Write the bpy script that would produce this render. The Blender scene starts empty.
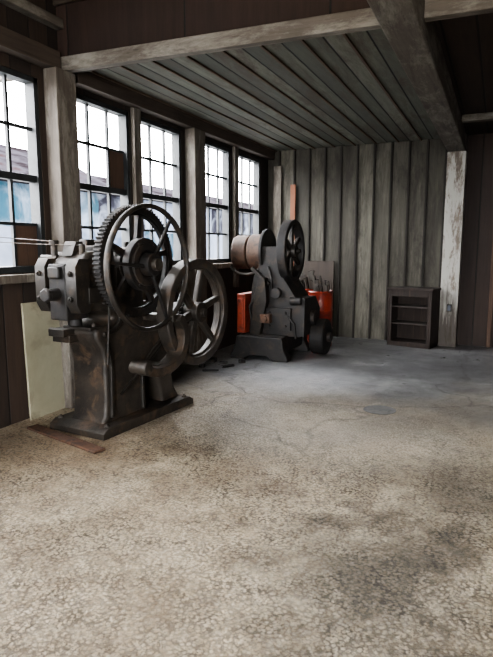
import bpy, bmesh, math, random
from mathutils import Vector, Matrix
random.seed(7)
scene=bpy.context.scene
COL=scene.collection
PI=math.pi
try:
    scene.view_settings.view_transform='AgX'; scene.view_settings.look='AgX - Medium High Contrast'
except Exception as e: print(e)

# ---------------------------------------------------------------- materials
def new_mat(name):
    m=bpy.data.materials.new(name); m.use_nodes=True
    nt=m.node_tree; nt.nodes.clear()
    o=nt.nodes.new('ShaderNodeOutputMaterial'); b=nt.nodes.new('ShaderNodeBsdfPrincipled')
    nt.links.new(b.outputs[0],o.inputs[0])
    return m,nt,b
def N(nt,t,**kw):
    n=nt.nodes.new(t)
    for k,v in kw.items(): setattr(n,k,v)
    return n
def math_(nt,op,a,b=None,c=None):
    n=N(nt,'ShaderNodeMath',operation=op)
    for i,v in enumerate((a,b,c)):
        if v is None: continue
        if isinstance(v,(int,float)): n.inputs[i].default_value=v
        else: nt.links.new(v,n.inputs[i])
    return n.outputs[0]
def ramp(nt,fac,stops,interp='LINEAR'):
    n=N(nt,'ShaderNodeValToRGB'); cr=n.color_ramp; cr.interpolation=interp
    while len(cr.elements)<len(stops): cr.elements.new(0.5)
    for e,(p,c) in zip(cr.elements,stops):
        e.position=p; e.color=(c[0],c[1],c[2],1) if not isinstance(c,(int,float)) else (c,c,c,1)
    nt.links.new(fac,n.inputs[0]); return n.outputs[0]
def mix(nt,fac,a,b,mode='MIX'):
    n=N(nt,'ShaderNodeMix',data_type='RGBA',blend_type=mode)
    if isinstance(fac,(int,float)): n.inputs[0].default_value=fac
    else: nt.links.new(fac,n.inputs[0])
    for i,v in ((6,a),(7,b)):
        if isinstance(v,(tuple,list)): n.inputs[i].default_value=(v[0],v[1],v[2],1)
        else: nt.links.new(v,n.inputs[i])
    return n.outputs[2]
def noise(nt,vec,scale,detail=4,rough=.6,dist=0):
    n=N(nt,'ShaderNodeTexNoise'); n.inputs['Scale'].default_value=scale
    n.inputs['Detail'].default_value=detail; n.inputs['Roughness'].default_value=rough
    n.inputs['Distortion'].default_value=dist
    if vec is not None: nt.links.new(vec,n.inputs['Vector'])
    return n.outputs[0]
def objco(nt): return N(nt,'ShaderNodeTexCoord').outputs['Object']
def vscale(nt,vec,s):
    n=N(nt,'ShaderNodeVectorMath',operation='MULTIPLY'); nt.links.new(vec,n.inputs[0]); n.inputs[1].default_value=s
    return n.outputs[0]
def bump(nt,b,h,strength=.3,dist=.01):
    n=N(nt,'ShaderNodeBump'); n.inputs['Strength'].default_value=strength; n.inputs['Distance'].default_value=dist
    nt.links.new(h,n.inputs['Height']); nt.links.new(n.outputs[0],b.inputs['Normal'])

def worn(name,c1,c2,c3=None,scale=6,rough=.6,metal=0,bs=.3,t=(.35,.65),spec=None):
    m,nt,b=new_mat(name); co=objco(nt)
    n1=noise(nt,co,scale,6,.65,.3); n2=noise(nt,co,scale*5,5,.7); n3=noise(nt,co,scale*1.7,5,.65,.5)
    c=ramp(nt,n1,[(t[0],c1),(t[1],c2)])
    if c3: c=mix(nt,ramp(nt,n3,[(.52,0.),(.66,1.)]),c,c3)
    nt.links.new(c,b.inputs['Base Color'])
    b.inputs['Metallic'].default_value=metal
    r=math_(nt,'ADD',math_(nt,'MULTIPLY',n2,.3),rough-.15); nt.links.new(r,b.inputs['Roughness'])
    bump(nt,b,n2,bs,.006)
    return m
def timber(name,along,c1,c2,c3=None,paint=None,rough=.8,lo=.45,hi=.55,foot=None):
    m,nt,b=new_mat(name); co=objco(nt)
    s=[18,18,18]; s[along]=1.1
    g=noise(nt,vscale(nt,co,tuple(s)),1.,7,.7,.5)
    big=noise(nt,co,1.6,5,.6,.5)
    f=math_(nt,'ADD',math_(nt,'MULTIPLY',g,.65),math_(nt,'MULTIPLY',big,.35))
    c=ramp(nt,f,[(.36,c1),(.62,c2)])
    if c3: c=mix(nt,ramp(nt,g,[(.56,0.),(.68,1.)]),c,c3)
    if paint:
        s2=[6,6,6]; s2[along]=1.6
        pn=noise(nt,vscale(nt,co,tuple(s2)),1.,8,.8,.3)
        c=mix(nt,ramp(nt,pn,[(lo,0.),(hi,1.)]),c,paint)
    if foot:
        sep=N(nt,'ShaderNodeSeparateXYZ'); nt.links.new(co,sep.inputs[0])
        zz=math_(nt,'ADD',sep.outputs[2],math_(nt,'MULTIPLY',math_(nt,'SUBTRACT',g,.5),1.8))
        c=mix(nt,ramp(nt,math_(nt,'DIVIDE',zz,2.),[(.26,.9),(.44,0.)]),c,foot)
    nt.links.new(c,b.inputs['Base Color']); b.inputs['Roughness'].default_value=rough
    bump(nt,b,g,.6,.008)
    return m

def planks(name,axis,along,width,cols,seamw=.05,patch=None,rough=.8,bs=.5,var=.35):
    m,nt,b=new_mat(name); co=objco(nt)
    sep=N(nt,'ShaderNodeSeparateXYZ'); nt.links.new(co,sep.inputs[0])
    u=math_(nt,'DIVIDE',sep.outputs[axis],width)
    fl=math_(nt,'FLOOR',u); fr=math_(nt,'FRACT',u)
    wn=N(nt,'ShaderNodeTexWhiteNoise',noise_dimensions='1D'); nt.links.new(fl,wn.inputs['W'])
    s=[14,14,14]; s[along]=1.
    sv=vscale(nt,co,tuple(s))
    off=N(nt,'ShaderNodeVectorMath',operation='ADD'); nt.links.new(sv,off.inputs[0])
    cmb=N(nt,'ShaderNodeCombineXYZ'); 
    nt.links.new(math_(nt,'MULTIPLY',wn.outputs[0],37.),cmb.inputs[along]); nt.links.new(cmb.outputs[0],off.inputs[1])
    g=noise(nt,off.outputs[0],1.3,8,.75,.4)
    big=noise(nt,co,1.1,4,.6)
    f=math_(nt,'ADD',math_(nt,'MULTIPLY',wn.outputs[0],var),math_(nt,'ADD',math_(nt,'MULTIPLY',g,.6),math_(nt,'MULTIPLY',big,.25)))
    c=ramp(nt,f,[(.3,cols[0]),(.6,cols[1]),(.85,cols[2])])
    if patch:
        s2=[4,4,4]; s2[along]=.9
        c=mix(nt,ramp(nt,noise(nt,vscale(nt,co,tuple(s2)),1.,8,.78,.5),[(.46,0.),(.62,.9)]),c,patch)
    e=math_(nt,'MINIMUM',fr,math_(nt,'SUBTRACT',1.,fr))
    seam=ramp(nt,math_(nt,'DIVIDE',e,seamw),[(.35,0.),(.8,1.)])
    c=mix(nt,seam,(.006,.005,.004),c)
    nt.links.new(c,b.inputs['Base Color']); b.inputs['Roughness'].default_value=rough
    h=math_(nt,'ADD',math_(nt,'MULTIPLY',g,.35),math_(nt,'MULTIPLY',seam,1.))
    bump(nt,b,h,bs,.01)
    return m

M={}
M['iron']=worn('dark_cast_iron',(.009,.008,.0065),(.025,.021,.017),(.050,.034,.022),5,.54,.25,.5)
M['iron2']=worn('brown_cast_iron',(.013,.011,.009),(.037,.030,.023),(.070,.046,.029),4,.55,.15,.7)
M['wheel']=worn('grey_brown_iron',(.022,.019,.016),(.058,.050,.042),(.07,.048,.032),5,.5,.3,.3)
M['steel']=worn('worn_steel',(.05,.045,.04),(.13,.118,.10),(.09,.058,.035),9,.42,.7,.15)
M['black']=worn('blackened_iron',(.005,.005,.005),(.016,.014,.013),(.034,.023,.016),5,.62,.15,.4)
M['rust']=worn('rusty_iron',(.05,.027,.017),(.11,.056,.032),(.03,.02,.015),9,.75,.1,.4)
M['drumwood']=worn('rusty_brown_pulley',(.055,.031,.021),(.11,.064,.042),(.036,.025,.018),6,.6,.1,.3)
M['red']=worn('dull_red_paint',(.17,.020,.011),(.25,.033,.015),(.08,.016,.011),4,.33,0,.15)
M['red2']=worn('orange_red_paint',(.20,.030,.013),(.30,.048,.020),(.07,.02,.013),6,.5,0,.15)
M['cream']=worn('dirty_cream_painted_board',(.26,.245,.17),(.34,.32,.23),(.20,.18,.125),2,.6,0,.1)
M['cab']=timber('dark_brown_cabinet_wood',2,(.010,.006,.0045),(.026,.016,.011),(.045,.028,.019))
M['wood']=timber('old_board',2,(.045,.026,.017),(.09,.052,.034),(.04,.024,.016))
M['orangewood']=timber('rust_stained_board',2,(.13,.05,.027),(.20,.08,.042),(.09,.042,.025))
M['greyboard']=timber('grey_board',2,(.02,.015,.012),(.04,.030,.024),(.016,.012,.009))
M['brownboard']=timber('dark_brown_sheet',2,(.025,.018,.014),(.05,.037,.028),(.02,.014,.01))
M['post']=timber('chipped_white_paint_post',2,(.10,.08,.062),(.19,.16,.13),(.07,.055,.043),(.36,.35,.315),lo=.42,hi=.50,foot=(.050,.039,.031))
M['cross']=timber('weathered_cross_beam',0,(.055,.046,.037),(.12,.104,.085),(.04,.031,.023),(.21,.198,.172),lo=.48,hi=.66)
M['beam']=timber('weathered_long_beam',1,(.050,.043,.035),(.115,.10,.083),(.036,.028,.021),(.20,.188,.163),lo=.48,hi=.66)
M['wpost']=timber('grey_brown_post',2,(.055,.045,.036),(.12,.103,.084),(.038,.029,.022),(.18,.165,.14),lo=.50,hi=.62)
M['beamd']=timber('brown_weathered_beam',1,(.028,.020,.015),(.065,.048,.036),(.025,.017,.012))
M['beamdz']=timber('dark_board_seam',2,(.008,.007,.005),(.026,.021,.016),(.014,.010,.008))
M['batten']=timber('rusty_brown_batten',1,(.045,.030,.021),(.12,.080,.054),(.03,.02,.014))
M['frame']=worn('black_window_frame',(.010,.012,.013),(.022,.026,.028),None,8,.6,0,.2)
M['backwall']=planks('back_wall_boards',0,2,.27,[(.017,.0155,.012),(.068,.063,.049),(.172,.163,.127)],.11,(.026,.022,.016),var=.28)
M['backwalld']=planks('dark_wall_boards',0,2,.3,[(.012,.007,.006),(.032,.02,.014),(.06,.036,.024)],.05)
M['leftwall']=planks('left_wall_boards',1,2,.22,[(.007,.005,.0035),(.020,.013,.009),(.044,.028,.019)],.05)
M['upper']=planks('upper_brown_panels',0,2,1.2,[(.013,.007,.005),(.036,.018,.012),(.062,.031,.020)],.012)
M['ceil']=planks('ceiling_boards',0,1,.17,[(.036,.040,.033),(.088,.094,.078),(.17,.172,.142)],.08,(.060,.047,.034),var=.34)
M['ceild']=planks('dark_ceiling_boards',0,1,.25,[(.014,.009,.006),(.038,.024,.016),(.07,.042,.028)],.06)

def floor_mat():
    m,nt,b=new_mat('worn_concrete_floor'); co=objco(nt)
    sep=N(nt,'ShaderNodeSeparateXYZ'); nt.links.new(co,sep.inputs[0])
    X,Y=sep.outputs[0],sep.outputs[1]
    nb=noise(nt,co,.9,5,.6,.6); nm=noise(nt,co,3.0,6,.65,.4); ns=noise(nt,co,1.6,6,.62,.3); nf=noise(nt,co,50,7,.85); nh=noise(nt,co,7,6,.65,.3)
    ng=noise(nt,co,75,6,.8,.2)
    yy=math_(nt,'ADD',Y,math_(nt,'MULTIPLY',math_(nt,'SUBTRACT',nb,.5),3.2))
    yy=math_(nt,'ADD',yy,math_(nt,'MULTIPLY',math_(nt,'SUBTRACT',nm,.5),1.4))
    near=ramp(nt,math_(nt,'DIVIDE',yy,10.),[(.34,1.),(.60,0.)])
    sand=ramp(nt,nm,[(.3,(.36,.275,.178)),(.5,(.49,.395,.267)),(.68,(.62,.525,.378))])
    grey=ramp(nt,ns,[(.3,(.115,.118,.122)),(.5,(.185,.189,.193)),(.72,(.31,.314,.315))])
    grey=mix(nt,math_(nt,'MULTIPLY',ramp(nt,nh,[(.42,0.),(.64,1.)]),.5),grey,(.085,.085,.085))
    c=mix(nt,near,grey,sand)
    v=N(nt,'ShaderNodeTexVoronoi'); v.inputs['Scale'].default_value=60; nt.links.new(co,v.inputs['Vector'])
    v2=N(nt,'ShaderNodeTexVoronoi'); v2.inputs['Scale'].default_value=88; nt.links.new(co,v2.inputs['Vector'])
    gap=ramp(nt,math_(nt,'ADD',v.outputs['Distance'],math_(nt,'MULTIPLY',math_(nt,'SUBTRACT',ng,.5),1.7)),[(.42,0.),(.74,1.)])
    dens=ramp(nt,math_(nt,'ADD',math_(nt,'MULTIPLY',nh,.6),math_(nt,'MULTIPLY',nb,.4)),[(.38,.30),(.60,1.)])
    hole=ramp(nt,math_(nt,'ADD',v2.outputs['Distance'],math_(nt,'MULTIPLY',math_(nt,'SUBTRACT',nf,.5),.9)),[(.16,1.),(.34,0.)])
    pit=math_(nt,'MAXIMUM',math_(nt,'MULTIPLY',gap,dens),math_(nt,'MULTIPLY',hole,math_(nt,'MULTIPLY',dens,.85)))
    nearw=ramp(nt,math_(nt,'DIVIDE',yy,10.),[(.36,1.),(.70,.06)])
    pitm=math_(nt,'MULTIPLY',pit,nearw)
    c=mix(nt,math_(nt,'MULTIPLY',pitm,.90),c,(.062,.046,.031))
    vs=ramp(nt,v.outputs['Color'],[(.3,0.),(.9,1.)])
    c=mix(nt,math_(nt,'MULTIPLY',vs,math_(nt,'MULTIPLY',math_(nt,'MULTIPLY',near,math_(nt,'SUBTRACT',1.,pit)),.3)),c,(.66,.62,.54))
    def stain_or_light(cx,cy,r,s,col,c,sx=1.,mode='MULTIPLY',nz=None,na=1.6):  # soft floor patch: dark stains, and light painted into the colour
        dx=math_(nt,'MULTIPLY',math_(nt,'SUBTRACT',X,cx),sx); dy=math_(nt,'SUBTRACT',Y,cy)
        d=math_(nt,'SQRT',math_(nt,'ADD',math_(nt,'MULTIPLY',dx,dx),math_(nt,'MULTIPLY',dy,dy)))
        d=math_(nt,'ADD',math_(nt,'DIVIDE',d,r),math_(nt,'MULTIPLY',math_(nt,'SUBTRACT',nz or nm,.5),na))
        f=math_(nt,'MULTIPLY',ramp(nt,d,[(.2,1.),(1.15,0.)]),s)
        return mix(nt,f,c,col,mode)
    c=stain_or_light(-.42,2.35,.9,.88,(.30,.31,.32),c,1.2)
    c=stain_or_light(-.05,3.4,.95,.8,(.34,.34,.34),c)
    c=stain_or_light(-1.6,3.2,.7,.5,(.50,.44,.38),c)
    c=stain_or_light(-2.9,3.0,.9,.55,(.48,.36,.25),c)
    c=stain_or_light(-1.25,1.5,.55,.45,(.50,.44,.38),c)
    c=stain_or_light(.25,1.7,.6,.6,(.45,.42,.38),c)
    c=stain_or_light(-1.9,2.1,.5,.45,(.48,.42,.35),c)
    c=stain_or_light(-2.1,3.5,.45,.5,(.43,.38,.32),c)
    c=stain_or_light(-.7,5.4,1.1,.5,(.5,.5,.5),c,.7,nz=ns,na=.8)
    c=stain_or_light(-.3,7.4,1.6,.6,(.42,.42,.43),c,.7,nz=ns,na=.8)
    c=stain_or_light(-1.3,4.2,.8,.3,(.66,.61,.51),c,.6,'MIX',nz=nm,na=1.)  # pale warm sheen across the middle, painted into the floor colour
    c=stain_or_light(-2.0,5.9,.9,.45,(.56,.575,.59),c,.8,'MIX',nz=nm,na=1.)  # bluish light from the far windows, painted into the floor colour
    v3=N(nt,'ShaderNodeTexVoronoi',feature='DISTANCE_TO_EDGE'); v3.inputs['Scale'].default_value=.3
    dn=N(nt,'ShaderNodeVectorMath',operation='ADD'); nt.links.new(co,dn.inputs[0])
    nc=N(nt,'ShaderNodeTexNoise'); nc.inputs['Scale'].default_value=1.5; nc.inputs['Detail'].default_value=6; nt.links.new(co,nc.inputs['Vector'])
    nt.links.new(vscale(nt,nc.outputs['Color'],(.8,.8,.8)),dn.inputs[1]); nt.links.new(dn.outputs[0],v3.inputs['Vector'])
    cr=ramp(nt,v3.outputs['Distance'],[(.0,1.),(.006,0.)])
    far=math_(nt,'SUBTRACT',1.,math_(nt,'MULTIPLY',near,.7))
    crm=math_(nt,'MULTIPLY',cr,math_(nt,'MULTIPLY',far,.75))
    c=mix(nt,crm,c,(.045,.04,.035))
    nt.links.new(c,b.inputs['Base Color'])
    r=math_(nt,'ADD',ramp(nt,near,[(0.,.32),(1.,.50)]),math_(nt,'MULTIPLY',math_(nt,'SUBTRACT',nm,.5),.3)); nt.links.new(r,b.inputs['Roughness'])
    h=math_(nt,'SUBTRACT',math_(nt,'MULTIPLY',nf,math_(nt,'ADD',math_(nt,'MULTIPLY',near,.4),.12)),math_(nt,'MULTIPLY',pitm,1.4))
    bump(nt,b,h,1.,.018)
    return m
M['floor']=floor_mat()

# ---------------------------------------------------------------- mesh builder
class MB:
    def __init__(s): s.bm=bmesh.new()
    def _x(s,vs,mat):
        for v in vs: v.co=mat@v.co
    def box(s,c,d,rot=None):
        r=bmesh.ops.create_cube(s.bm,size=1.)
        m=Matrix.Translation(c)@((rot.to_4x4()) if rot is not None else Matrix.Identity(4))@Matrix.Diagonal((d[0],d[1],d[2],1))
        s._x(r['verts'],m); return s
    def bx(s,x0,x1,y0,y1,z0,z1):
        return s.box(((x0+x1)/2,(y0+y1)/2,(z0+z1)/2),(abs(x1-x0),abs(y1-y0),abs(z1-z0)))
    def cyl(s,p0,p1,r,seg=24,r2=None):
        p0=Vector(p0);p1=Vector(p1);d=p1-p0
        q=bmesh.ops.create_cone(s.bm,cap_ends=True,segments=seg,radius1=r,radius2=r if r2 is None else r2,depth=d.length)
        m=Matrix.Translation((p0+p1)/2)@d.to_track_quat('Z','Y').to_matrix().to_4x4()
        s._x(q['verts'],m); return s
    def prism(s,pts,x0,x1,inset=0):
        a=[s.bm.verts.new((x0,p[0],p[1])) for p in pts]; b=[s.bm.verts.new((x1,p[0],p[1])) for p in pts]
        n=len(pts)
        s.bm.faces.new(a[::-1]); s.bm.faces.new(b)
        for i in range(n): s.bm.faces.new((a[i],a[(i+1)%n],b[(i+1)%n],b[i]))
        return s
    def prism_y(s,pts,y0,y1):
        a=[s.bm.verts.new((p[0],y0,p[1])) for p in pts]; b=[s.bm.verts.new((p[0],y1,p[1])) for p in pts]
        n=len(pts)
        s.bm.faces.new(a); s.bm.faces.new(b[::-1])
        for i in range(n): s.bm.faces.new((a[i],b[i],b[(i+1)%n],a[(i+1)%n]))
        return s
    def ring(s,c,ro,ri,w,seg=64,teeth=0,td=.02):
        rows=[]
        n=teeth*4 if teeth else seg
        for i in range(n):
            a=2*PI*i/n
            R=ro+(td if teeth and (i%4) in (0,1) else 0)
            row=[]
            for (rr,xx) in ((R,-w/2),(R,w/2),(ri,w/2),(ri,-w/2)):
                row.append(s.bm.verts.new((c[0]+xx,c[1]+rr*math.cos(a),c[2]+rr*math.sin(a))))
            rows.append(row)
        for i in range(n):
            A=rows[i];B=rows[(i+1)%n]
            for k in range(4): s.bm.faces.new((A[k],A[(k+1)%4],B[(k+1)%4],B[k]))
        return s
    def torus(s,c,R,r,seg=96,sec=14,fx=1.):
        rows=[]
        for i in range(seg):
            a=2*PI*i/seg; row=[]
            for j in range(sec):
                t=2*PI*j/sec; rr=R+r*math.cos(t)
                row.append(s.bm.verts.new((c[0]+r*fx*math.sin(t),c[1]+rr*math.cos(a),c[2]+rr*math.sin(a))))
            rows.append(row)
        for i in range(seg):
            A=rows[i];B=rows[(i+1)%seg]
            for k in range(sec): s.bm.faces.new((A[k],A[(k+1)%sec],B[(k+1)%sec],B[k]))
        return s
    def lathe_z(s,prof,seg=32,c=(0,0,0)):
        rows=[]
        for i in range(seg):
            a=2*PI*i/seg
            rows.append([s.bm.verts.new((c[0]+r*math.cos(a),c[1]+r*math.sin(a),c[2]+z)) for r,z in prof])
        for i in range(seg):
            A=rows[i];B=rows[(i+1)%seg]
            for k in range(len(prof)-1): s.bm.faces.new((A[k],B[k],B[k+1],A[k+1]))
        s.bm.faces.new([r[0] for r in rows][::-1]); s.bm.faces.new([r[-1] for r in rows])
        return s
    def spokes(s,c,r0,r1,n,w0,w1,th,ph=0,curve=0):
        for i in range(n):
            a=ph+2*PI*i/n
            cs=8; pl=[];pr=[]
            for k in range(cs+1):
                t=k/cs; r=r0+(r1-r0)*t; w=w0+(w1-w0)*t; aa=a+curve*math.sin(PI*t)
                ctr=(r*math.cos(aa),r*math.sin(aa)); nn=(-math.sin(aa),math.cos(aa))
                pl.append((c[1]+ctr[0]+nn[0]*w/2,c[2]+ctr[1]+nn[1]*w/2)); pr.append((c[1]+ctr[0]-nn[0]*w/2,c[2]+ctr[1]-nn[1]*w/2))
            s.prism(pr+pl[::-1],c[0]-th/2,c[0]+th/2)
        return s
    def sweep(s,pts,w,t,sub=8):
        x=pts[0][0]; P=[Vector((p[1],p[2])) for p in pts]; Q=[]
        for i in range(len(P)-1):
            p0=P[max(i-1,0)];p1=P[i];p2=P[i+1];p3=P[min(i+2,len(P)-1)]
            for k in range(sub):
                u=k/sub
                Q.append(.5*((2*p1)+(-p0+p2)*u+(2*p0-5*p1+4*p2-p3)*u*u+(-p0+3*p1-3*p2+p3)*u**3))
        Q.append(P[-1])
        L=[];R=[]
        for i,q in enumerate(Q):
            d=(Q[min(i+1,len(Q)-1)]-Q[max(i-1,0)]).normalized(); n=Vector((-d.y,d.x))
            L.append(tuple(q+n*t/2)); R.append(tuple(q-n*t/2))
        rows=[]
        for l,r in zip(L,R):
            rows.append([s.bm.verts.new((x-w/2,l[0],l[1])),s.bm.verts.new((x+w/2,l[0],l[1])),s.bm.verts.new((x+w/2,r[0],r[1])),s.bm.verts.new((x-w/2,r[0],r[1]))])
        for A,B in zip(rows,rows[1:]):
            for k in range(4): s.bm.faces.new((A[k],A[(k+1)%4],B[(k+1)%4],B[k]))
        s.bm.faces.new(rows[0]); s.bm.faces.new(rows[-1][::-1])
        return s
    def pipe(s,pts,r,seg=10):
        for a,b in zip(pts,pts[1:]): s.cyl(a,b,r,seg)
        for p in pts[1:-1]:
            q=bmesh.ops.create_uvsphere(s.bm,u_segments=10,v_segments=6,radius=r*1.02); s._x(q['verts'],Matrix.Translation(p))
        return s
    def bolt(s,p,ax,r=.018,h=.018):
        d={'x':Vector((1,0,0)),'y':Vector((0,1,0)),'z':Vector((0,0,1))}[ax[-1]]*(-1 if ax[0]=='-' else 1)
        p=Vector(p); s.cyl(p-d*.005,p+d*h,r,6); s.cyl(p,p+d*(h+.01),r*.5,8); return s
    def done(s,name,mat,parent=None,loc=(0,0,0),rot=(0,0,0),bevel=.006,smooth=True,kind=None,label=None,category=None,seg=2):
        bmesh.ops.recalc_face_normals(s.bm,faces=s.bm.faces)
        me=bpy.data.meshes.new(name); s.bm.to_mesh(me); s.bm.free()
        me.materials.append(mat)
        o=bpy.data.objects.new(name,me); COL.objects.link(o)
        o.location=loc; o.rotation_euler=rot
        if parent: o.parent=parent
        if smooth:
            for p in me.polygons: p.use_smooth=True
            try: me.set_sharp_from_angle(angle=math.radians(38))
            except Exception: pass
        if bevel>0:
            bv=o.modifiers.new('Bevel','BEVEL'); bv.width=bevel; bv.segments=seg; bv.limit_method='ANGLE'; bv.angle_limit=math.radians(40)
        if kind: o['kind']=kind
        if label: o['label']=label
        if category: o['category']=category
        return o
def root(name,loc,rotz,label,category):
    e=bpy.data.objects.new(name,None); COL.objects.link(e); e.location=loc; e.rotation_euler=(0,0,rotz)
    e.empty_display_size=.2; e['label']=label; e['category']=category
    return e
def S(mb,name,mat,label,bevel=.004,smooth=False,**k):
    return mb.done(name,mat,bevel=bevel,smooth=smooth,kind='structure',label=label,**k)

XW=-3.72; YB=9.09; XR=3.6; YF=-3.5; ZC=3.14; YT=4.1; ZH=4.3
# ---------------------------------------------------------------- structure
S(MB().bx(XW-.2,XR+.2,YF-.2,YB+.2,-.2,0),'floor',M['floor'],'worn pebbled concrete floor with stains and painted light patches',0)
WIN=[(-.5,.41),(.58,1.49),(1.83,2.74),(2.91,3.82),(4.21,5.12),(5.29,6.20),(6.74,7.60),(7.85,8.75)]
Z0,Z1=1.29,2.95
mb=MB(); prev=YF
for a,b in WIN:
    mb.bx(XW-.14,XW,prev,a,0,ZH); mb.bx(XW-.14,XW,a,b,0,Z0); mb.bx(XW-.14,XW,a,b,Z1,ZH); prev=b
mb.bx(XW-.14,XW,prev,YB,0,ZH)
S(mb,'wall_left',M['leftwall'],'dark brown board wall with a row of sash windows',0)
XP=-.66
S(MB().bx(XW-.14,XP+.05,YB,YB+.14,0,ZH),'wall_back',M['backwall'],'weathered grey vertical board wall',0)
S(MB().bx(XP+.05,XR,YB,YB+.14,0,ZH),'wall_back_dark',M['backwalld'],'dark brown vertical board wall',0)
S(MB().bx(XR,XR+.14,YF,YB+.14,0,ZH),'wall_right',M['leftwall'],'dark brown board wall',0)
S(MB().bx(XW-.14,XP,YT,YB+.14,ZC,ZC+.06),'ceiling',M['ceil'],'weathered grey-green plank ceiling',0)
S(MB().bx(XP,XR+.14,YT,YB+.14,ZC+.02,ZC+.08),'ceiling_dark',M['ceild'],'dark brown plank ceiling',0)
S(MB().bx(XW-.14,XR+.14,YF,YT,ZH,ZH+.1),'ceiling_high',M['ceild'],'high dark plank ceiling',0)
S(MB().bx(XW,XR,YT-.02,YT+.1,ZC-.06,ZH),'wall_upper',M['upper'],'reddish brown panelled upper wall',0)
mb=MB(); mb.bx(XW-.14,-1.4,YF-.14,YF,0,ZH); mb.bx(1.6,XR+.14,YF-.14,YF,0,ZH); mb.bx(-1.4,1.6,YF-.14,YF,2.7,ZH)
S(mb,'wall_rear',M['leftwall'],'dark board wall with a wide open doorway',0)
tr=0
def trim(mb,mat,label,bevel=.006,**k):
    global tr; tr+=1
    return S(mb,'trim_%d'%tr,mat,label,bevel,**k)
mb=MB(); x=-3.51
for i in range(11):
    mb.bx(x-.014,x+.014,YB-.03,YB+.01,0,ZC); x+=.27
trim(mb,M['beamdz'],'thin dark vertical battens covering wall board seams',.003)
x=-3.57
for i in range(9):
    trim(MB().bx(x-.012,x+.012,YT+.1,YB,ZC-.016,ZC+.01),M['batten'],'thin rusty brown ceiling batten',.003); x+=.34
mb=MB(); mb.box((3.05,0,0),(6.10+1.2,.08,.12))
trim(mb,M['cross'],'long slim weathered grey cross beam',loc=(XW-.6+.0,YT-.06,ZC-.02),rot=(0,.018,0))
trim(MB().bx(XP-.12,XP+.12,YF,YB,2.9,ZC+.04),M['beam'],'heavy weathered lengthwise ceiling beam',.01)
trim(MB().bx(XP-.12,XP+.14,YB-.24,YB-.03,0,2.9),M['post'],'square post with chipped white paint',.01)
trim(MB().bx(XW,XW+.12,YF,YT-.12,3.05,3.2),M['beamd'],'dark beam above the windows')
trim(MB().bx(XW,XW+.09,YF,YT-.03,3.42,3.5),M['beam'],'thin grey ledger board')
trim(MB().bx(XW,XW+.12,YT+.1,YB,3.0,3.14),M['beamd'],'dark beam above the windows')
trim(MB().bx(XP+.13,XR,7.72,7.84,ZC-.06,ZC+.02),M['cross'],'thin brown ceiling joist')
trim(MB().bx(XW,XR,YT-.06,YT-.02,3.62,3.7),M['beamd'],'thin brown rail on the upper wall')
for (a,b,m) in ((1.52,1.80,'wpost'),(3.88,4.13,'wpost'),(6.28,6.56,'wpost')):
    trim(MB().bx(XW,XW+.15,a,b,0,3.05 if b<6 else 3.0),M[m],'weathered wooden post between windows',.01)
for (a,b) in ((2.76,2.89),(5.14,5.27),(7.66,7.79)):
    trim(MB().bx(XW,XW+.05,a,b,.9,3.0),M['wpost'],'board between two windows')
trim(MB().bx(XW,XW+.1,YF,YB,Z0-.08,Z0-.01),M['wpost'],'continuous wooden window sill')
for i,(a,b) in enumerate(WIN):
    mb=MB(); xc=XW-.07; fr=.045
    mb.bx(xc-.05,xc+.06,a,a+fr,Z0,Z1); mb.bx(xc-.05,xc+.06,b-fr,b,Z0,Z1)
    mb.bx(xc-.05,xc+.06,a,b,Z0,Z0+fr+.01); mb.bx(xc-.05,xc+.06,a,b,Z1-fr,Z1)
    zm=2.1; mb.bx(xc-.03,xc+.04,a,b,zm-.03,zm+.03)
    for k in (1,2):
        y=a+(b-a)*k/3; mb.bx(xc-.015,xc+.017,y-.014,y+.014,Z0,Z1)
    for z in ((Z0+zm)/2+.01,(Z1+zm)/2): mb.bx(xc-.015,xc+.017,a,b,z-.014,z+.014)
    w=S(mb,'window_%d'%(i+1),M['frame'],'dark multi-pane double-hung sash window',.003)
    if i==4:
        y0=a+(b-a)*2/3
        p=MB().bx(xc-.008,xc+.008,y0+.01,b-fr,zm+.03,(Z1+zm)/2-.01).done('pane_cover',M['wood'],parent=w,bevel=.002,label='brown board filling one window pane')
    if i==3:
        y0=a+(b-a)*2/3
        p=MB().bx(xc-.008,xc+.008,y0+.01,b-fr,Z0+.05,(Z0+zm)/2).done('pane_cover',M['wood'],parent=w,bevel=.002,label='brown board filling one window pane')

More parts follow.
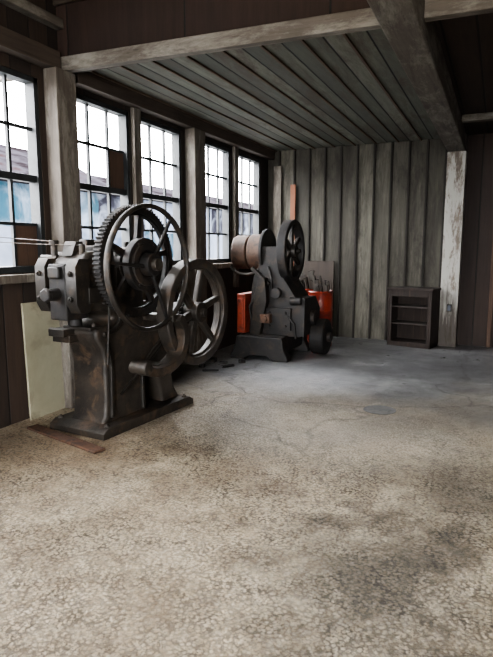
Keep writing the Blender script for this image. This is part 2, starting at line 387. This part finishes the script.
# ---------------------------------------------------------------- outdoors
def facade_mat():
    m,nt,b=new_mat('patched_teal_red_siding'); co=objco(nt)
    n0=N(nt,'ShaderNodeTexNoise'); n0.inputs['Scale'].default_value=.8; n0.inputs['Detail'].default_value=4; nt.links.new(co,n0.inputs['Vector'])
    ad=N(nt,'ShaderNodeVectorMath',operation='ADD'); nt.links.new(co,ad.inputs[0]); nt.links.new(vscale(nt,n0.outputs['Color'],(.3,.3,.3)),ad.inputs[1])
    sep=N(nt,'ShaderNodeSeparateXYZ'); nt.links.new(ad.outputs[0],sep.inputs[0])
    cx=math_(nt,'FLOOR',math_(nt,'DIVIDE',sep.outputs[1],2.4)); cz=math_(nt,'FLOOR',math_(nt,'DIVIDE',sep.outputs[2],1.1))
    cmb=N(nt,'ShaderNodeCombineXYZ'); nt.links.new(cx,cmb.inputs[0]); nt.links.new(cz,cmb.inputs[1])
    wn=N(nt,'ShaderNodeTexWhiteNoise',noise_dimensions='2D'); nt.links.new(cmb.outputs[0],wn.inputs['Vector'])
    c=ramp(nt,wn.outputs[0],[(0.,(.007,.016,.022)),(.22,(.018,.024,.036)),(.42,(.018,.006,.004)),(.52,(.045,.052,.068)),(.70,(.007,.020,.029)),(.88,(.006,.006,.008))],'CONSTANT')
    n=noise(nt,co,1.2,5,.6,.8)
    c=mix(nt,ramp(nt,n,[(.42,0.),(.66,.7)]),c,(.075,.085,.105))
    nt.links.new(c,b.inputs['Base Color']); b.inputs['Roughness'].default_value=.9; b.inputs['Specular IOR Level'].default_value=.0
    return m
M['facade']=facade_mat()
def roof_mat():
    m,nt,b=new_mat('dark_rusty_roof'); co=objco(nt)
    c=ramp(nt,noise(nt,vscale(nt,co,(1,.6,1)),1.2,6,.65,.4),[(.38,(.005,.004,.0045)),(.52,(.016,.015,.018)),(.64,(.010,.006,.006)),(.76,(.034,.035,.04))])
    nt.links.new(c,b.inputs['Base Color']); b.inputs['Roughness'].default_value=1.; b.inputs['Specular IOR Level'].default_value=0.
    return m
M['roof']=roof_mat()
M['ground']=worn('pale_outdoor_ground',(.14,.14,.14),(.22,.22,.21),None,1,.9,0,.2)
MB().bx(-60,XW-.2,-40,50,-.25,-.05).done('ground',M['ground'],bevel=0,kind='structure',label='pale outdoor ground')
MB().bx(XW-.2,XR+.2,-40,YF-.2,-.25,-.05).done('ground_yard',M['ground'],bevel=0,kind='structure',label='pale outdoor yard')
bld=root('building',(-13,16,0),0,'patched teal and rusty red industrial building','building')
mb=MB(); mb.bx(-2,2,-16,16,-.05,3.1)
mb.done('facade',M['facade'],bld,bevel=0,smooth=False)
mb=MB(); mb.prism_y([(-2.3,3.1),(2.3,3.1),(2.3,3.25),(0,4.4),(-2.3,3.25)],-16.2,-2.)
mb.prism_y([(-2.3,3.1),(2.3,3.1),(2.3,3.25),(0,4.0),(-2.3,3.25)],-2.,16.2)
mb.done('roof',M['roof'],bld,bevel=0,smooth=False,label='dark rusty pitched roof')

# ---------------------------------------------------------------- punch press (near)
PX,PY=-2.97,3.93
press=root('punch_press',(PX,PY,0),math.radians(-5),'large dark cast-iron punch press with ring gear and spoked flywheel','press')
SY=3.73-PY; SZ=1.37
mb=MB(); mb.prism([(-.6,0),(.62,0),(.62,.05),(.56,.085),(-.54,.085),(-.6,.05)],-.32,.29)
for x in (-.27,.25):
    for y in (-.52,.52): mb.bolt((x,y,.07),'z',.025,.03)
mb.done('base',M['iron2'],press,bevel=.01)
body=[(-.50,.07),(-.455,.13),(-.44,.28),(-.44,.60),(-.46,.70),(-.52,.78),(-.53,.86),(-.42,.88),(-.35,.90),(-.32,.94),(-.35,.98),(-.44,1.01),(-.60,1.02),(-.66,1.07),(-.66,1.38),(-.56,1.47),(-.16,1.49),(-.02,1.42),(.05,1.28),(.06,1.08),(.12,.92),(.26,.86),(.44,.84),(.52,.76),(.48,.62),(.43,.40),(.47,.2),(.56,.07),
      (.29,.07),(.25,.24),(.19,.38),(.12,.43),(.06,.40),(.04,.26),(.04,.07)]
mb=MB(); mb.prism(body,-.20,.18)
mb.done('frame',M['iron2'],press,bevel=.045,seg=5)
mb=MB()
mb.sweep([(.185,.0,.1),(.185,-.0,.4),(.185,.06,.52),(.185,.3,.68),(.185,.43,.62)],.04,.035)
mb.sweep([(.185,-.39,.12),(.185,-.385,.35),(.185,-.385,.60),(.185,-.42,.74)],.04,.035)
mb.sweep([(.185,-.46,.82),(.185,-.34,.84),(.185,-.27,.92),(.185,-.30,1.02),(.185,-.45,1.08)],.04,.035)
mb.done('rib',M['iron'],press,bevel=.006)
mb=MB()
mb.prism([(-.74,1.08),(-.70,1.01),(-.6,1.01),(-.6,1.42),(-.70,1.42),(-.74,1.36)],-.23,-.12)
mb.prism([(-.74,1.08),(-.70,1.01),(-.6,1.01),(-.6,1.42),(-.70,1.42),(-.74,1.36)],.10,.21)
mb.bx(-.25,-.19,-.66,-.46,1.08,1.38); mb.bx(.17,.22,-.62,-.44,1.08,1.20)
mb.cyl((-.29,-.57,1.28),(-.2,-.57,1.28),.05,18); mb.cyl((-.33,-.57,1.28),(-.27,-.57,1.28),.025,10); mb.cyl((-.28,-.54,1.14),(-.2,-.54,1.14),.03,6)
mb.cyl((.16,-.50,1.32),(.25,-.50,1.32),.05,18)
for q in ((-.175,-.74,1.12),(-.175,-.74,1.31),(.155,-.74,1.12),(.155,-.74,1.31)): mb.bolt(q,'-y',.022,.022)
mb.cyl((-.16,-.60,1.40),(-.16,-.60,1.55),.026,12); mb.cyl((-.16,-.60,1.52),(-.16,-.60,1.56),.038,12)
mb.cyl((.10,-.56,1.42),(.10,-.56,1.53),.024,12); mb.prism([(-.62,1.44),(-.50,1.46),(-.50,1.55),(-.57,1.55)],-.07,.05)
mb.cyl((-.30,-.60,1.42),(-.12,-.60,1.42),.026,14)
mb.done('slide_guide',M['iron'],press,bevel=.018,seg=3)
mb=MB()
mb.bx(-.10,.08,-.725,-.5,.95,1.38); mb.cyl((-.01,-.82,1.15),(-.01,-.70,1.15),.048,20); mb.cyl((-.01,-.85,1.15),(-.01,-.81,1.15),.058,6)
mb.cyl((-.01,-.56,.885),(-.01,-.56,.96),.055,20); mb.bx(-.07,.05,-.76,-.70,1.27,1.36)
mb.done('slide',M['black'],press,bevel=.012)
mb=MB()
mb.bx(-.16,.14,-.55,-.40,.855,.88); mb.bx(-.23,-.06,-.64,-.50,.80,.86)
mb.cyl((-.28,-.57,.83),(-.2,-.57,.83),.03,12); mb.bolt((-.14,-.48,.88),'z',.02,.025); mb.bolt((.11,-.48,.88),'z',.02,.025)
mb.bx(-.23,-.04,-.60,-.46,.75,.81)
mb.done('die_bed',M['iron'],press,bevel=.008)
for x in (-.28,.175):
    mb=MB()
    mb.cyl((x,SY,SZ),(x+.10,SY,SZ),.14,32); mb.bx(x+.01,x+.09,SY-.17,SY+.17,SZ-.20,SZ-.02)
    mb.bolt((x+.05,SY-.11,SZ+.06),'z',.018,.04); mb.bolt((x+.05,SY+.11,SZ+.06),'z',.018,.04)
    mb.cyl((x+.05,SY,SZ+.1),(x+.05,SY,SZ+.18),.02,12)
    mb.done('bearing',M['iron'],press,bevel=.006)
MB().cyl((-.32,SY,SZ),(.56,SY,SZ),.05,24).done('crankshaft',M['steel'],press,bevel=.004)
GX=.325; WX=.47
mb=MB(); mb.ring((GX,SY,SZ+.02),.435,.385,.065,teeth=84,td=.016); mb.ring((GX,SY,SZ+.02),.39,.37,.035,seg=80)
mb.spokes((GX,SY,SZ+.02),.06,.38,5,.06,.042,.035,.2); mb.cyl((GX-.045,SY,SZ),(GX+.05,SY,SZ),.11,28)
mb.done('ring_gear',M['black'],press,bevel=0)
mb=MB(); mb.torus((WX,SY,SZ-.03),.487,.018,fx=1.6)
mb.done('flywheel_rim',M['iron'],press,bevel=0)
mb=MB(); mb.cyl((WX-.10,SY,SZ),(WX+.05,SY,SZ),.09,28); mb.cyl((.365,SY,SZ),(.43,SY,SZ),.21,36); mb.ring((.435,SY,SZ),.17,.11,.025,seg=40)
for k in range(6):
    a=2*PI*k/6; mb.cyl((.43,SY+.185*math.cos(a),SZ+.185*math.sin(a)),(.445,SY+.185*math.cos(a),SZ+.185*math.sin(a)),.013,6)
mb.spokes((WX,SY,SZ-.02),.08,.48,3,.030,.022,.028,.95)
mb.done('clutch_hub',M['black'],press,bevel=.005)
FX,FY,FZ=.42,4.41-PY,.92
fly=MB(); fly.ring((FX,FY,FZ),.485,.410,.12,seg=80); fly.ring((FX,FY,FZ),.415,.39,.05,seg=80)
fly=fly.done('flywheel',M['wheel'],press,bevel=.008)
sp=MB(); sp.spokes((FX,FY,FZ),.06,.415,6,.075,.05,.05,.26,.0)
sp.done('spoke',M['wheel'],fly,bevel=.01)
sp=MB(); sp.cyl((FX-.08,FY,FZ),(FX+.08,FY,FZ),.095,28); sp.cyl((FX-.1,FY,FZ),(FX+.12,FY,FZ),.04,20)
sp.done('hub',M['iron'],fly,bevel=.006)
MB().cyl((-.34,FY,FZ),(FX,FY,FZ),.035,20).done('back_shaft',M['steel'],press,bevel=.003)
for x in (-.27,.16):
    mb=MB(); mb.cyl((x,FY,FZ),(x+.12,FY,FZ),.08,24); mb.bx(x+.01,x+.11,FY-.2,FY+.06,FZ-.14,FZ)
    mb.done('pinion_bearing',M['iron'],press,bevel=.005)
MB().ring((.315,FY,FZ),.10,.03,.06,teeth=16,td=.015).done('pinion',M['iron'],press,bevel=0)
CX=.47
mb=MB(); mb.sweep([(CX,.10,.92),(CX,.17,.82),(CX,.175,.70),(CX,.11,.575),(CX,-.04,.505),(CX,-.22,.50),(CX,-.35,.55)],.15,.075)
mb.bx(.16,CX,-.14,.0,.46,.54); mb.bx(.14,CX+.04,.03,.12,.88,.94); mb.cyl((CX-.085,-.35,.56),(CX+.085,-.35,.56),.052,20)
mb.done('curved_frame',M['iron2'],press,bevel=.014,seg=3)
for a,b,r in (((.225,-.46,.58),(.225,-.40,1.28),.009),((.21,-.3,.3),(.21,.35,.7),.014)):
    MB().cyl(a,b,r,12).done('linkage_rod',M['iron'],press,bevel=0)
mb=MB(); mb.pipe([(-.16,-.60,1.55),(-.52,-.66,1.575),(-.66,-.96,1.60)],.0035); mb.done('wire',M['steel'],press,bevel=0)
mb=MB(); mb.pipe([(.10,-.56,1.52),(-.3,-.66,1.53),(-.58,-.86,1.55)],.003); mb.done('wire',M['steel'],press,bevel=0)
mb=MB(); mb.bx(-.12,.09,-.42,-.12,1.46,1.52); mb.bx(-.10,-.01,-.40,-.30,1.5,1.57); mb.cyl((.04,-.22,1.48),(.04,-.22,1.60),.04,16)
mb.done('top_cover',M['iron'],press,bevel=.012)

def bar(name,c,d,rz,mat,label,cat):
    return MB().box((0,0,0),d).done(name,mat,loc=(c[0],c[1],d[2]/2+.001),rot=(0,0,rz),bevel=.003,label=label,category=cat)
bar('metal_plate',(-3.05,3.21),(.92,.10,.02),-.24,M['rust'],'thin dark rusty steel plate lying by the press base','metal plate')

def lean(name,y0,y1,h,x0,mat,label,cat,t=.02,lean_=.025):
    mb=MB(); mb.box((0,0,h/2),(t,y1-y0,h))
    return mb.done(name,mat,loc=(x0,(y0+y1)/2,.002),rot=(0,-lean_,0),bevel=.004,label=label,category=cat)
lean('painted_board',3.46,3.98,1.03,-3.66,M['cream'],'dirty cream painted board leaning below the window','board')

# ---------------------------------------------------------------- second machine
QX,QY=-2.88,7.2
shear=root('belt_driven_press',(QX,QY,0),0,'dark iron belt-driven press with spoked flywheel and rusty pulleys','press')
mb=MB()
ft=[(-.42,0),(-.22,0),(-.12,.06),(.12,.06),(.2,0),(.42,0),(.42,.05),(.36,.16),(.34,.32),(-.32,.32),(-.36,.16),(-.42,.05)]
mb.prism_y(ft,-.50,-.34); mb.prism_y(ft,.36,.52)
mb.bx(-.30,.34,-.4,.42,.10,.33)
mb.done('base',M['black'],shear,bevel=.012)
mb=MB()
mb.prism_y([(-.24,.31),(.52,.31),(.52,.66),(.44,.84),(.36,.96),(.24,1.14),(.19,1.30),(.19,1.52),(-.08,1.52),(-.10,1.24),(-.17,1.12),(-.20,.95)],-.26,.30)
mb.prism([(-.30,.33),(.40,.33),(.40,.66),(.20,.84),(-.28,.84)],-.10,.58)
mb.bx(.02,.40,-.34,-.24,.40,.70); mb.bx(-.14,.0,-.32,-.2,.72,.98); mb.cyl((.18,-.34,.90),(.18,-.1,.90),.07,18)
mb.cyl((.52,.05,.55),(.64,.05,.55),.11,20); mb.cyl((.38,-.30,.80),(.54,-.30,.80),.05,14)
mb.pipe([(.1,-.26,.9),(.12,-.32,1.1),(.05,-.27,1.25)],.018); mb.pipe([(.35,-.33,.6),(.46,-.36,.5),(.48,-.34,.3)],.015); mb.pipe([(-.1,-.3,.9),(-.2,-.33,.7),(-.15,-.35,.45)],.016)
for x in (.1,.33):
    for z in (.46,.64): mb.bolt((x,-.34,z),'-y',.02,.02)
mb.done('frame',M['black'],shear,bevel=.02,seg=3)
mb=MB(); mb.prism_y([(-.16,.33),(-.02,.33),(.08,.8),(.05,1.1),(-.03,1.12),(-.10,.9)],-.40,-.28)
mb.box((-.05,-.30,1.12),(.34,.05,.05),Matrix.Rotation(.7,3,'Y'))
mb.done('bracket',M['iron'],shear,bevel=.008)
mb=MB(); mb.bx(-.36,-.235,-.40,.14,.34,.88); mb.bx(-.345,-.255,-.415,-.39,.40,.82)
mb.done('side_cover',M['red2'],shear,bevel=.016,label='orange-red painted side cover')
wy,wz=-.03,1.46
mb=MB(); mb.ring((.29,wy,wz),.42,.35,.12,seg=72); w=mb.done('flywheel',M['black'],shear,bevel=.006)
mb=MB(); mb.spokes((.29,wy,wz),.05,.36,6,.085,.055,.045,.5,.0); mb.done('spoke',M['iron'],w,bevel=.006)
mb=MB(); mb.cyl((.24,wy,wz),(.37,wy,wz),.08,24); mb.cyl((.2,wy,wz),(.42,wy,wz),.03,16); mb.done('hub',M['iron'],w,bevel=.005)
MB().cyl((-.56,wy,wz-.02),(.3,wy,wz-.02),.035,20).done('drive_shaft',M['steel'],shear,bevel=0)
mb=MB(); mb.cyl((-.28,wy,wz-.02),(-.085,wy,wz-.02),.25,56)
mb.done('pulley',M['drumwood'],shear,bevel=.012,label='wide rusty brown belt pulley')
mb=MB(); mb.cyl((-.52,wy,wz-.02),(-.31,wy,wz-.02),.235,56)
mb.done('pulley',M['drumwood'],shear,bevel=.012,label='outer rusty brown belt pulley')
mb=MB(); mb.ring((-.06,wy,wz),.30,.06,.04,seg=56); mb.done('brake_disc',M['black'],shear,bevel=.004)
mb=MB(); pts=[]
for k in range(9):
    a=PI+PI*k/8*.9; pts.append((-.30+.22*math.cos(a),wy-.22,1.26+.12*math.sin(a)))
mb.pipe(pts,.020); mb.done('belt_fork',M['iron'],shear,bevel=0)
mb=MB(); mb.cyl((.56,.2,.27),(.76,.2,.27),.24,40); mb.cyl((.76,.2,.27),(.82,.2,.27),.07,20); mb.ring((.66,.2,.27),.25,.2,.18,seg=48)
mb.done('motor',M['black'],shear,bevel=.008)
mb=MB(); mb.bx(-.0,.14,-.44,-.33,.5,.62); mb.cyl((.07,-.47,.56),(.07,-.33,.56),.04,16)
mb.done('tool_block',M['rust'],shear,bevel=.006)

# ---------------------------------------------------------------- drums
def drum(loc,label,sc=.9):
    r=root('oil_drum',loc,0,label,'barrel')
    prof=[(.27,.0),(.285,.01),(.285,.28),(.30,.295),(.285,.31),(.285,.57),(.30,.585),(.285,.60),(.285,.86),(.297,.875),(.285,.89),(.268,.875),(.268,.60)]
    MB().lathe_z([(a*sc,b*.96) for a,b in prof],48).done('body',M['red'],r,bevel=0)
    return r
def scrap(loc,label,n,k,tmin,tmax):
    sr=root('scrap_offcuts',loc,0,label,'scrap')
    mb=MB()
    for i in range(n):
        a=i*2.4+k; t=random.uniform(tmin,tmax); r=.05+.07*(i%3)/2
        mb.box((r*math.cos(a),r*math.sin(a),t/2+.01),(random.uniform(.03,.08),random.uniform(.02,.05),t),Matrix.Rotation(random.uniform(-.15,.15),3,'X')@Matrix.Rotation(random.uniform(-.15,.15),3,'Y'))
    mb.done('offcut',M['wheel'],sr,bevel=.003)
drum((-2.82,8.55,0),'dull red steel drum behind the belt-driven press',.76)
drum((-2.45,8.12,0),'dull red steel drum holding scrap offcuts',.66)
scrap((-2.45,8.12,.58),'dark scrap metal and wood offcuts standing in a drum',12,0,.34,.50)
scrap((-2.82,8.55,.58),'grey offcuts piled high in the rear drum',12,1,.38,.56)

def wallboard(name,x0,x1,h,mat,label,y=YB-.07,t=.03):
    return MB().box((0,0,h/2),(x1-x0,t,h)).done(name,mat,loc=((x0+x1)/2,y,.002),rot=(-.010,0,0),bevel=.004,label=label,category='board')
wallboard('wooden_plank',-3.29,-3.20,2.56,M['orangewood'],'narrow rust-brown plank standing against the wall')
wallboard('wooden_plank',-3.60,-3.46,2.88,M['wpost'],'pale grey plank standing in the corner')
wallboard('plywood_sheet',-3.02,-2.50,1.28,M['brownboard'],'dark brown plywood sheet leaning on the wall')
wallboard('wooden_plank',-.10,-.04,2.5,M['wood'],'thin reddish brown plank standing against dark wall')
o=root('outlet_box',(XP+.02,YB-.24,.60),0,'small dark metal outlet box on the white post','outlet box')
MB().bx(-.035,.035,-.04,-.001,-.055,.055).done('housing',M['iron'],o,bevel=.004)
MB().bx(-.022,.022,-.046,-.038,-.04,.04).done('cover_plate',worn('blue_grey_cover',(.03,.04,.06),(.05,.065,.09),None,6,.5,0,.1),o,bevel=.002,label='dark blue-grey cover plate')

# ---------------------------------------------------------------- cabinet
cab=root('cabinet',(-1.15,8.75,0),-.2,'small dark worn brown open-front cabinet with shelves by the wall','cabinet')
W,D,H=.67,.38,.87
mb=MB(); t=.025
mb.bx(-W/2,-W/2+t,-D/2,D/2,0,H); mb.bx(W/2-t,W/2,-D/2,D/2,0,H); mb.bx(-W/2,W/2,D/2-t,D/2,0,H)
mb.bx(-W/2,W/2,-D/2,D/2,.05,.05+t); mb.bx(-W/2,W/2,-D/2,D/2-.01,0.0,.055)
mb.bx(-W/2+t,-W/2+.06,-D/2,-D/2+.02,.05,H); mb.bx(W/2-.06,W/2-t,-D/2,-D/2+.02,.05,H)
mb.done('body',M['cab'],cab,bevel=.004)
MB().bx(-W/2-.02,W/2+.02,-D/2-.02,D/2,H-.001,H+.03).done('top',M['cab'],cab,bevel=.004)
for z in (.34,.60):
    MB().bx(-W/2+t,W/2-t,-D/2+.03,D/2-t,z,z+.02).done('shelf',M['greyboard'],cab,bevel=.003)
MB().bx(-W/2+.06,W/2-.06,-D/2,-D/2+.02,H-.10,H-.001).done('rail',M['cab'],cab,bevel=.003)

mb=MB(); mb.cyl((0,0,0),(0,0,.003),.15,40); mb.done('drain_cover',worn('drain_iron',(.07,.07,.068),(.14,.14,.135),(.05,.048,.045),10,.6,.1,.3),loc=(-.93,5.05,.001),bevel=.001,label='round flat iron drain cover set in concrete floor',category='drain')
for k,(x,y,w,d,h,r) in enumerate([(-3.2,6.3,.10,.06,.03,.3),(-3.05,6.15,.16,.04,.03,1.1),(-3.35,6.0,.07,.06,.04,.2),(-3.15,5.85,.2,.03,.02,.5),(-3.0,6.45,.08,.05,.05,.9),(-3.4,6.35,.12,.1,.05,.1)]):
    bar('metal_scrap',(x,y),(w,d,h),r,M['black'],'small dark scrap piece lying on the floor','scrap')['group']='scrap pieces on the floor'

# ---------------------------------------------------------------- camera
yaw=math.atan(253/556.); p=math.atan(80.5/550.)
F=Vector((-math.sin(yaw)*math.cos(p),math.cos(yaw)*math.cos(p),-math.sin(p)))
R=Vector((math.cos(yaw),math.sin(yaw),0)); U=R.cross(F)
cam=bpy.data.cameras.new('camera'); co=bpy.data.objects.new('camera',cam); COL.objects.link(co)
m=Matrix((R,U,-F)).transposed().to_4x4(); m.translation=(0,0,1.5); co.matrix_world=m
cam.sensor_fit='VERTICAL'; cam.sensor_height=24; cam.lens=550*24/657.; cam.clip_start=.05; cam.clip_end=300
scene.camera=co

# ---------------------------------------------------------------- light
w=bpy.data.worlds.new('world'); scene.world=w; w.use_nodes=True
bg=w.node_tree.nodes['Background']; bg.inputs[0].default_value=(.97,.975,1,1); bg.inputs[1].default_value=44.0
def area(name,loc,tgt,sx,sy,e,col,portal=False):
    l=bpy.data.lights.new(name,'AREA'); l.shape='RECTANGLE'; l.size=sx; l.size_y=sy; l.energy=e; l.color=col
    if portal: l.cycles.is_portal=True
    o=bpy.data.objects.new(name,l); COL.objects.link(o); o.location=loc
    o.rotation_euler=(Vector(tgt)-Vector(loc)).to_track_quat('-Z','Y').to_euler(); return o
for a,b in WIN:
    area('window_portal',(XW-.16,(a+b)/2,(Z0+Z1)/2),(0,(a+b)/2,(Z0+Z1)/2),1.66,.91,1,(1,1,1),True)
area('door_portal',(.1,YF-.1,1.35),(.1,0,1.35),3.0,2.7,1,(1,1,1),True)
area('fill_light',(-.4,1.2,4.1),(-1.2,3.0,0),1.6,1.0,60,(1,.84,.64))  # added fill light out of view, not a real fixture
